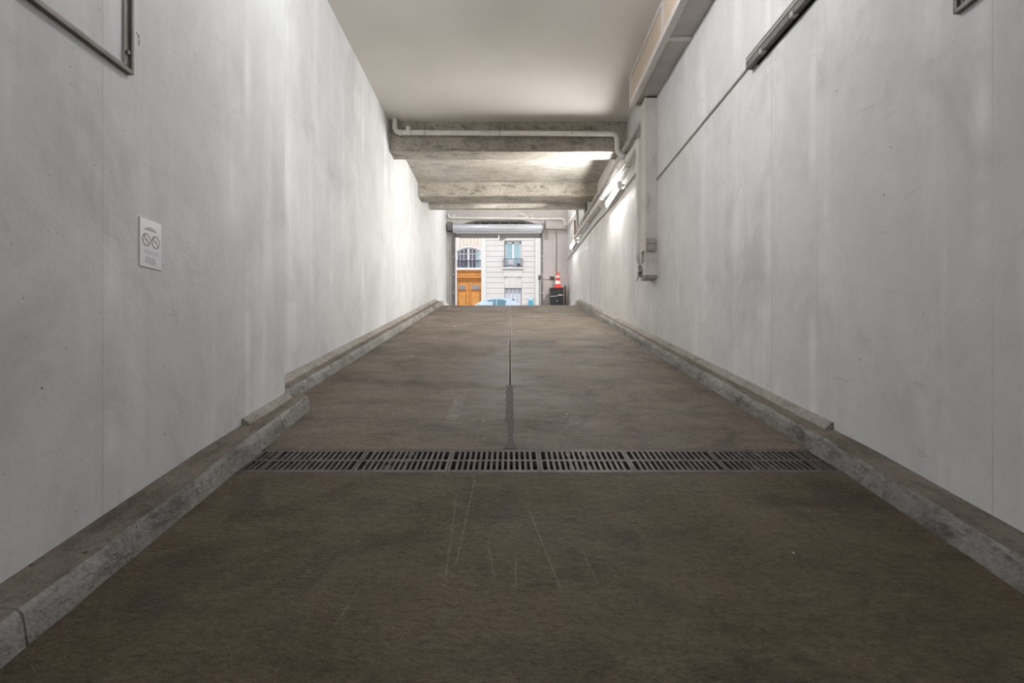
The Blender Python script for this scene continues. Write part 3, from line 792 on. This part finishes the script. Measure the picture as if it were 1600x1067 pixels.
for (a, b, m, nm) in ((.028, .125, 'conered', 'red_band'), (.125, .225, 'conewhite', 'white_band'), (.225, .315, 'conered', 'red_band'), (.315, .385, 'conewhite', 'white_band'), (.385, H, 'conered', 'tip')):
    obj(nm, lathe([(cr(a), a), (cr(b), b)], o_), M[m], cn, smooth=True)
sw = thing('switch_box', 'small black switch box with a conduit on the lobby wall', 'switch', at(862.5, 434, 17.15))
p = at(862.5, 434, 17.15)
obj('box', B(p.x-.065, p.x+.065, 17.12, 17.2, p.z-.045, p.z+.04, bev=.006), M['blackpl'], sw)
obj('conduit', T([(DX1+.06, 17.185, p.z-.03), (p.x-.06, 17.185, p.z-.03)], .011, 8), M['pipe_g'], sw)
tag(obj('hanging_cable', T([(1.418, 17.19, zl-.02), (1.42, 17.18, 4.4), (1.41, 17.18, p.z+.25), (1.43, 17.18, 3.4)], .009, 6), M['rail']), 'thin dark cable hanging down the lobby wall behind the cone', 'cable')
tag(obj('brown_strip', B(at(882.2, 0, 16.95).x, at(884.6, 0, 16.95).x, 16.9, 17.0, TOPZ, at(0, 446, 16.95).z), M['strip_brown']), 'narrow brown strip standing between the black bin and the right wall', 'board')  # narrow brown upright strip beside the bin

# ------------------------------------------------------------------ boxed duct under the ceiling, right
DXL = 1.585; DZ0 = 3.335+CAMZ; DYE = 7.49
du = thing('ceiling_duct', 'framed boxed duct running under the ceiling along the right wall', 'duct', (1.75, 5, DZ0))
xw = lambda y: xr_wall(y)
obj('side_board', B(DXL+.022, DXL+.04, -1.5, DYE-.03, DZ0+.02, CE), M['duct_s'], du)
bm = bmesh.new()
prism(bm, [(DXL+.03, -1.5), (xw(-1.5)-.002, -1.5), (xw(DYE)-.002, DYE-.03), (DXL+.03, DYE-.03)], lambda p: (p[0], p[1], DZ0+.022), lambda p: (p[0], p[1], DZ0+.04))
obj('bottom_board', bm, M['duct_b'], du)
obj('edge_rail', B(DXL, DXL+.075, -1.5, DYE, DZ0, DZ0+.075, bev=.006), M['duct_f'], du)
obj('edge_rail', B(DXL+.005, DXL+.05, -1.5, DYE, CE-.045, CE, bev=.004), M['duct_f'], du)
for y in (DYE, 5.93, 4.37, 2.81, 1.25):
    rg = obj('cross_frame', B(DXL+.002, xw(y)-.004, y-.07, y, DZ0+.002, DZ0+.05, bev=.004), M['duct_f'], du)
    obj('upright', B(DXL+.002, DXL+.05, y-.07, y, DZ0+.03, CE-.01, bev=.004), M['duct_f'], du)
obj('end_board', B(DXL+.02, xw(DYE)-.004, DYE-.03, DYE-.005, DZ0+.02, CE), M['duct_f'], du)

# ------------------------------------------------------------------ vertical cable riser on the right wall
RX, RY0, RY1 = 1.727, 7.20, 7.47; RZ0 = at(0, 434.5, 7.2).z
xwr = xr_wall(7.3)+.01
ri = thing('cable_riser', 'pale boxed vertical riser with switches hanging on the right wall below the duct', 'cable riser', (1.8, 7.33, RZ0))
so0, so1 = at(0, 413, 7.4).z, at(0, 394, 7.4).z
# casing in three lifts so that the side slot is a real opening
obj('casing', B(RX, xwr-.004, RY0, RY1, so1, DZ0-.001, bev=.004), M['riser'], ri)
obj('casing_back', B(RX+.07, xwr-.004, RY0, RY1, so0, so1), M['black'], ri)
obj('casing_front', B(RX, RX+.075, RY0, RY0+.05, so0, so1), M['riser'], ri)
obj('casing_front', B(RX+.07, xwr-.004, RY0-.0005, RY0+.02, so0, so1), M['riser'], ri)
obj('casing_front', B(RX, RX+.075, RY1-.05, RY1, so0, so1), M['riser'], ri)
obj('casing', B(RX, xwr-.004, RY0, RY1, RZ0+.04, so0, bev=.004), M['riser'], ri)
obj('end_cap', B(RX+.008, xwr-.006, RY0+.006, RY1-.006, RZ0, RZ0+.04, bev=.008), M['boxgrey'], ri)
obj('corner_strip', B(RX-.006, RX+.016, RY0-.006, RY0+.02, RZ0+.04, DZ0-.002, bev=.003), M['duct_f'], ri)
for (a, b) in ((372.8, 381.3), (382.2, 392.2)):
    jb = obj('switch_plate', B(at(1010.2, 0, RY0).x, at(1022.2, 0, RY0).x, RY0-.035, RY0, at(0, b, RY0).z, at(0, a, RY0).z, bev=.006), M['boxgrey'], ri)
bm = bmesh.new()
for (y, z, s) in ((7.40, .17, .03), (7.36, .12, .026), (7.42, .10, .03), (7.38, .06, .02)):
    box(bm, RX-.045, RX, y-s, y+s, RZ0+z-s, RZ0+z+s*.8, bev=.006)
obj('bracket_cluster', bm, M['clamp'], ri)
obj('dangling_wire', T([(RX-.03, 7.42, RZ0+.08), (RX-.05, 7.43, RZ0+.02), (RX-.06, 7.44, RZ0-.01)], .006, 6), M['clamp'], ri)

# ------------------------------------------------------------------ pipes
def pipe(name, label, pts, r, mat='pipe', bend=.0, clamps=(), collars=(), cat='pipe', group=None):
    t = thing(name, label, cat, pts[0], group)
    obj('tube', T(pts, r, 14, bend), M[mat], t, smooth=True)
    for (p, d) in collars:
        d = Vector(d).normalized(); p = Vector(p)
        obj('collar', T([p-d*.022, p+d*.022], r*1.14, 14), M[mat], t, smooth=True)
        obj('collar_ring', T([p+d*.022, p+d*.030], r*1.10, 14), M['clamp'], t)
    for (p, q) in clamps:
        obj('clamp', T([p, q], .008, 6), M['clamp'], t)
    return t
py_ = 8.86
L_ = at(616.5, 207, py_); R_ = at(964, 209.5, py_)
pipe('beam_pipe', 'white drain pipe with elbows across the first concrete beam',
     [(L_.x, py_, CE-.003), (L_.x, py_, L_.z), (R_.x, py_, R_.z), (R_.x+.005, py_-.01, at(0, 239, py_).z), (R_.x+.10, py_-.05, at(0, 247, py_).z)], .040, 'pipe', .10,
     clamps=[((at(px, 0, py_).x, py_, at(0, 196, py_).z), (at(px, 0, py_).x, py_+.08, at(0, 209, py_).z)) for px in (664, 781, 894)],
     collars=[((at(626, 0, py_).x, py_, L_.z), (1, 0, 0)), ((at(640, 0, py_).x, py_, L_.z), (1, 0, 0))])
st = bpy.data.objects['beam_pipe']
obj('capped_tee', T([(at(638, 0, py_).x, py_, L_.z), (at(638, 0, py_).x, py_-.02, at(0, 198.5, py_).z)], .038, 12), M['pipe'], st, smooth=True)
for px in (664, 781, 894): obj('strap', T([(at(px-1, 0, py_).x, py_, at(0, 208.3, py_).z), (at(px+1, 0, py_).x, py_, at(0, 208.3, py_).z)], .045, 12), M['pipe_g'], st)

def wp(y, off, z): return (xr_wall(y)-off, y, z)
def along(ys, off, z0, y0, z1, y1, r):
    out = []
    for y in ys:
        out.append((wp(y, off, z0+(z1-z0)*(y-y0)/(y1-y0)), (-.0143, 1, 0)))
    return out
pipe('wall_pipe', 'upper white pipe along the right wall behind the riser', [wp(7.62, -.01, 4.45), wp(7.62, .085, 4.455), wp(14.2, .085, 4.465)], .040, 'pipe_g', .08,
     collars=along((8.9, 10.1, 11.5, 12.9), .085, 4.455, 7.62, 4.465, 14.2, .04), clamps=[(wp(y, .085, 4.46), wp(y, -.01, 4.46)) for y in (8.3, 9.6, 11.0, 12.4, 13.8)])
pipe('thin_pipe', 'thin pipe running above the upper right wall pipe', [wp(7.7, .02, 4.55), wp(8.9, .02, 4.548), wp(13.9, .02, 4.545)], .018, 'pipe_g',
     clamps=[(wp(y, .02, 4.55), wp(y, -.01, 4.55)) for y in (8.4, 10.2, 12.0)])
yv = 7.60
pipe('wall_pipe', 'thick lower pipe along the right wall turning down beside the riser', [wp(7.9, -.005, 2.50), (1.742, yv, 2.55), (1.742, yv, 4.17), wp(7.9, .10, 4.19), wp(14.6, .10, 4.33)], .046, 'pipe', .09,
     collars=along((8.5, 9.5, 10.6, 11.8, 13.1), .10, 4.19, 7.9, 4.33, 14.6, .05), clamps=[(wp(y, .1, 4.19+.14*(y-7.9)/6.7), wp(y, -.01, 4.19+.14*(y-7.9)/6.7)) for y in (8.8, 10.2, 11.4, 12.7, 14.0)])
pipe('conduit', 'thin grey conduit below the thick right wall pipe feeding the lit tubes', [wp(7.62, .018, 3.95), wp(9.72, .018, 3.945), wp(12, .018, 4.06), wp(16.9, .018, 4.20)], .014, 'pipe_g')
pipe('drop_pipe', 'short dark drop pipe from the soffit to the right wall pipes', [(1.745, 13.0, 4.872), (1.745, 13.0, 4.50)], .034, 'clamp')
pipe('drop_pipe', 'brownish vertical pipe at the right lobby corner', [(at(901.6, 0, 14.6).x, 14.6, 6.1), (at(901.6, 0, 14.6).x, 14.6, 4.62)], .034, 'jamb')
tag(obj('rusty_plate', B(xr_wall(14.8)-.10, xr_wall(14.8)+.01, 14.75, 14.80, 4.42, 4.84, bev=.004), M['rust']), 'rusty bracket plate where the right wall pipes end', 'bracket')
ly = 16.95
pipe('lobby_pipe', 'thin white pipe across the lobby wall above the shutter', [at(700.5, 334.5, ly), at(701.5, 340, ly), at(881, 342, ly), at(884, 353.5, ly), wp(14.7, .03, 5.10)], .030, 'pipe', .09)
lp = bpy.data.objects['lobby_pipe']
for px in (709.5, 832.2): obj('capped_tee', T([at(px, 341, ly), at(px, 335.5, ly)], .027, 10), M['pipe'], lp)
obj('branch', T([at(811, 334.6, ly), at(818, 334.6, ly), at(825, 341.2, ly)], .028, 10, .06), M['pipe'], lp, smooth=True)

# ------------------------------------------------------------------ lamps
def batten(label, c, length, mat, wall_x, side, group=None, housing='lampw', vert=False):
    """tube lamp along y on a side wall: spine, tube, end caps"""
    t = thing('tube_lamp', label, 'lamp', c, group)
    x, y, z = c
    obj('housing', B(min(wall_x, wall_x-side*.045), max(wall_x, wall_x-side*.045), y-length/2, y+length/2, z-.03, z+.03, bev=.005), M[housing], t)
    bm = bmesh.new()
    prism(bm, [(.045, -.055), (.085, -.048), (.105, -.02), (.105, .02), (.085, .048), (.045, .055)], lambda p: (wall_x-side*p[0], y-length/2+.03, z+p[1]), lambda p: (wall_x-side*p[0], y+length/2-.03, z+p[1]))
    obj('diffuser', bm, M[mat], t)
    for e in (-1, 1):
        zz0, zz1 = sorted((z+e*.058, z+e*.064))
        obj('spill_flap', B(min(wall_x, wall_x-side*.078), max(wall_x, wall_x-side*.078), y-length/2, y+length/2, zz0, zz1), M[housing], t)  # flaps added above and below to keep the tube's light off the wall
    for e in (-1, 1):
        obj('end_cap', B(min(wall_x-side*.03, wall_x-side*.108), max(wall_x-side*.03, wall_x-side*.108), y+e*(length/2-.012)-.024, y+e*(length/2-.012)+.024, z-.058, z+.058, bev=.005), M[housing], t)
    return t
batten('lit tube lamp on the right wall below the pipes near the first beam', (1.80, 9.72, 4.03), 1.15, 'tube', xr_wall(9.72)+.003, 1, 'lit tube lamps')
batten('lit tube lamp on the right wall at the far end of the pipes', (1.74, 15.15, 4.30), 1.0, 'tube2', xr_wall(15.15)+.003, 1, 'lit tube lamps')
# added unseen fill lamps: lobby behind the last beam, hall behind the viewer
for (x, y) in ((-1.0, 15.2), (.9, 15.2)):
    t = thing('added_fill_lamp', 'added unseen fill lamp on the lobby ceiling, %s side' % ('left' if x < 0 else 'right'), 'lamp', (x, y, 6.0), 'added lobby fill lamps')
    obj('housing', B(x-.06, x+.06, y-.7, y+.7, 6.05, 6.1, bev=.005), M['lampw'], t)
    obj('tube', T([(x, y-.66, 6.015), (x, y+.66, 6.015)], .026, 12), M['fill_v'], t)
HZ = 2.75
tag(obj('hall_ceiling', B(-2.3, 2.4, -6, -.7, HZ, HZ+.2), M['ceil']), 'low ceiling of the garage hall behind the viewer', 'ceiling', kind='structure')
tag(obj('hall_downstand', B(-2.3, 2.4, -.7, -.5, HZ, CE), M['white']), 'downstand wall above the hall opening behind the viewer', 'wall', kind='structure')
for (x, y, zc_, m, lab) in ((-.05, 4.2, CE-.28, 'fill_m', 'added unseen fill lamp hung below the ramp ceiling above the kerb end'), (-.9, -1.6, HZ, 'fill_h', 'added unseen fill lamp on the hall ceiling near the left wall'),
                            (.9, -1.6, HZ, 'fill_h', 'added unseen fill lamp on the hall ceiling near the right wall'), (0, -4.2, HZ, 'fill_h', 'added unseen fill lamp on the ceiling at the back of the hall')):
    t = thing('added_fill_lamp', lab, 'lamp', (x, y, zc_-.1), 'added hall and ramp fill lamps')  # unseen lamps added to brighten the ramp and near walls
    obj('housing', B(x-.06, x+.06, y-.7, y+.7, zc_-.05, zc_, bev=.005), M['lampw'], t)
    obj('tube', T([(x, y-.66, zc_-.085), (x, y+.66, zc_-.085)], .026, 12), M[m], t)
    if zc_ < CE and y > 0:
        for e in (-.5, .5): obj('hanger', T([(x, y+e, zc_-.01), (x, y+e, CE)], .006, 6), M['clamp'], t)
for (x, y, lab) in ((-.1, 9.75, 'added unseen fill lamp on the soffit tucked behind the first beam'), (-.1, 12.55, 'added unseen fill lamp on the soffit tucked behind the second beam')):  # unseen lamps added to brighten the upper ramp
    t = thing('added_fill_lamp', lab, 'lamp', (x, y, 4.80), 'added soffit fill lamps')
    obj('housing', B(x-.6, x+.6, y-.05, y+.05, 4.83, 4.875, bev=.005), M['lampw'], t)
    obj('tube', T([(x-.56, y, 4.80), (x+.56, y, 4.80)], .024, 12), M['fill_s'], t)

# unlit grey batten and its conduit on the near right wall
UZ = 2.29+CAMZ
ub = thing('unlit_batten', 'long dark grey unlit lamp batten high on the near right wall', 'lamp', (xr_wall(3.6), 3.6, UZ))
def wall_prism(y0, y1, x_off0, x_off1, z0, z1):
    bm = bmesh.new()
    prism(bm, [(xr_wall(y0)-x_off1, y0), (xr_wall(y0)-x_off0, y0), (xr_wall(y1)-x_off0, y1), (xr_wall(y1)-x_off1, y1)], lambda p: (p[0], p[1], z0), lambda p: (p[0], p[1], z1))
    return bm
obj('housing', wall_prism(2.6, 4.46, .0005, .055, UZ-.005, UZ+.085), M['batten'], ub)
obj('light_edge', wall_prism(2.6, 4.45, .050, .060, UZ+.045, UZ+.060), M['batten_l'], ub)
obj('top_lip', wall_prism(2.6, 4.50, .0005, .035, UZ+.085, UZ+.100), M['batten_l'], ub)
obj('back_plate', wall_prism(2.6, 4.36, .0005, .012, UZ-.020, UZ-.005), M['black'], ub)
for y in (4.2, 3.75, 3.3): obj('clip', wall_prism(y-.02, y+.02, .02, .062, UZ-.014, UZ+.02), M['batten_l'], ub)
tag(obj('conduit', T([wp(4.46, .008, UZ+.05), wp(7.22, .008, at(0, 280, 7.2).z)], .011, 8), M['batten_l']), 'thin grey conduit from the unlit batten to the riser on the right wall', 'conduit')

# ------------------------------------------------------------------ steel angle frames on the near walls
CZl = at(0, 118, 2.44).z
fl = thing('angle_frame', 'dark angle iron frame corner high on the near left wall', 'frame', (XL1, 2.44, CZl))
obj('upright', B(XL1-.002, XL1+.022, 2.424, 2.440, CZl, 4.2, bev=.003), M['angle'], fl)
obj('upright_flange', B(XL1-.002, XL1+.008, 2.398, 2.424, CZl+.02, 4.2), M['batten_l'], fl)
obj('bottom_rail', B(XL1-.002, XL1+.022, .3, 2.43, CZl-.004, CZl+.016, bev=.003), M['angle'], fl)
obj('rail_flange', B(XL1-.002, XL1+.008, .3, 2.42, CZl+.016, CZl+.030), M['batten_l'], fl)
obj('bolt', T([(XL1, 2.41, CZl+.085), (XL1+.02, 2.41, CZl+.085)], .009, 8), M['rail'], fl)
yr = 1.955/ (699/880); yr = 2.455
CZr = at(0, 23, yr).z
fr = thing('angle_frame', 'dark angle iron frame corner at the top of the near right wall', 'frame', (xr_wall(yr), yr, CZr))
obj('upright', B(xr_wall(yr)-.022, xr_wall(yr)+.004, yr-.022, yr, CZr, 4.2, bev=.003), M['angle'], fr)
obj('upright_flange', B(xr_wall(yr)-.010, xr_wall(yr)+.004, yr-.040, yr-.022, CZr+.01, 4.2), M['batten'], fr)
obj('bottom_rail', B(xr_wall(yr)-.022, xr_wall(yr)+.03, .3, yr-.01, CZr-.004, CZr+.016, bev=.003), M['angle'], fr)
obj('rail_flange', B(xr_wall(yr)-.008, xr_wall(yr)+.03, .3, yr-.01, CZr+.016, CZr+.030), M['batten_l'], fr)

# ------------------------------------------------------------------ no-smoking notice
ny0, ny1 = 1.648*880/579, 1.648*880/545.5; nz1 = at(0, 338.5, ny0).z; nz0 = at(0, 414.5, ny0).z
no = thing('notice', 'white laminated notice with two crossed-out circles on the left wall', 'sign', (XL1, (ny0+ny1)/2, nz0))
X_ = XL1+.004
obj('sheet', B(XL1+.0005, X_, ny0, ny1, nz0, nz1), M['paper'], no)
W_, H_ = ny1-ny0, nz1-nz0
def ny(u): return ny0+W_*u
def nz(v): return nz1-H_*v
def dashes(v, u0, u1, n, th, mat, nm, seed):
    rnd = random.Random(seed); bm = bmesh.new(); u = u0
    while u < u1-.01:
        l = min(rnd.uniform(.03, .09), u1-u); box(bm, X_, X_+.0006, ny(u), ny(u+l), nz(v+th), nz(v)); u += l+.018
    obj(nm, bm, M[mat], no)
dashes(.155, .34, .68, 4, .022, 'ink', 'heading_line', 1); dashes(.195, .22, .74, 4, .024, 'ink', 'heading_line', 2)
for (u, v, m) in ((.29, .43, 'inkred'), (.72, .43, 'inkred')):
    c0 = (ny(u), nz(v)); R0 = .19*W_
    bm = bmesh.new(); n = 28
    def q(r, a, d): return bm.verts.new((X_+d, c0[0]+r*math.cos(a), c0[1]+r*math.sin(a)))
    ro = [q(R0, 2*PI*i/n, .0008) for i in range(n)]; rin = [q(R0*.84, 2*PI*i/n, .0008) for i in range(n)]
    rb = [q(R0, 2*PI*i/n, 0) for i in range(n)]
    for i in range(n):
        j = (i+1) % n; bm.faces.new((ro[i], ro[j], rin[j], rin[i])); bm.faces.new((ro[i], rb[i], rb[j], ro[j]))
    cs = obj('ban_circle', bm, M[m], no)
    d1 = Vector((0, math.cos(-PI/4), math.sin(-PI/4))); nrm = Vector((0, -d1.z, d1.y)); ctr = Vector((X_+.0008, *c0))
    bm = bmesh.new(); bm.faces.new([bm.verts.new(ctr+d1*a*R0*.9+nrm*b*R0*.09) for a, b in ((-1, -1), (1, -1), (1, 1), (-1, 1))]); obj('slash', bm, M[m], cs)
    bm = bmesh.new(); box(bm, X_, X_+.0005, c0[0]-R0*.5, c0[0]+R0*.5, c0[1]-R0*.06, c0[1]+R0*.08); obj('pictogram', bm, M['inkpale'], cs)
for i, v in enumerate((.645, .675, .71)): dashes(v, .2, .86, 5, .012, 'inkpale', 'text_line', 7+i)
obj('text_block', B(X_, X_+.0005, ny(.25), ny(.72), nz(.92), nz(.78)), M['inkpale'], no)

# ------------------------------------------------------------------ small litter
def leaf(px, py, size, mat, label, up=0.0, name='dead_leaf', y=None, seed=0):
    # place on the ramp (or on the kerb tread when up > 0) along the view of that spot
    lo, hi = 1.0, 14.4
    for _ in range(50):
        m_ = (lo+hi)/2
        if at(px, py, m_).z > fz(m_)+up: hi, lo = hi, lo
        yy = CAMZ+(560-py)*m_/880
        if yy < fz(m_)+up: hi = m_
        else: lo = m_
        if abs(hi-lo) < 1e-4: break
    Y = (lo+hi)/2; p = at(px, py, Y); rnd = random.Random(seed+px)
    bm = bmesh.new(); n = 8; a0 = rnd.uniform(0, 6)
    ctr = bm.verts.new((p.x, Y, fz(Y)+up+.008))
    ring = []
    for i in range(n):
        a = 2*PI*i/n; r = size*(1 if i % 2 else .6)*rnd.uniform(.8, 1.15)
        xx, yy = p.x+r*math.cos(a+a0), Y+r*.7*math.sin(a+a0)
        ring.append(bm.verts.new((xx, yy, fz(yy)+up+.002+rnd.uniform(0, .008))))
    for i in range(n): bm.faces.new((ctr, ring[i], ring[(i+1) % n]))
    tag(obj(name, bm, M[mat]), label, 'leaf', 'litter on the ramp')
for i, (px, py, s, lab) in enumerate(((702, 481.5, .05, 'pale dry leaf at the crest near the left kerb'), (779.5, 484, .04, 'pale dry leaf at the crest left of the centre joint'),
        (787.5, 487, .03, 'tiny pale leaf beside the top of the centre joint'), (711, 510, .03, 'small dry leaf high on the left ramp lane'),
        (646, 557, .03, 'small pale leaf midway up beside the left kerb'), (887.5, 490, .04, 'pale leaf scrap at the crest near the right kerb'),
        (886, 648.5, .012, 'tiny white chip right of the joint filler'), (901, 652, .012, 'tiny white chip furthest from the joint filler on the right'),
        (1240, 866, .007, 'tiny white pebble on the lower ramp to the right'), (755, 658, .010, 'tiny white chip left of the joint filler'))):
    leaf(px, py, s, 'leaf', lab, seed=i)
for i, (px, py, s, lab) in enumerate(((228, 792, .010, 'dark leaf scrap on the left kerb midway to the grates'), (131, 866, .012, 'dark leaf scrap on the left kerb edge'),
        (50, 886, .012, 'dark leaf scrap on the left kerb nearest the viewer'))):
    leaf(px, py, s, 'leafd', lab, up=KH+.004, seed=20+i)
p0, p1 = Vector((xr_wall(1.9)-.07, 1.93, fz(1.93)+KH+.012)), Vector((xr_wall(1.5)-.055, 1.45, fz(1.45)+KH+.012))
tag(obj('rusty_rod', T([p0, p1], .006, 8), M['rust']), 'thin rusty rod lying on the right kerb beside the wall', 'rod')
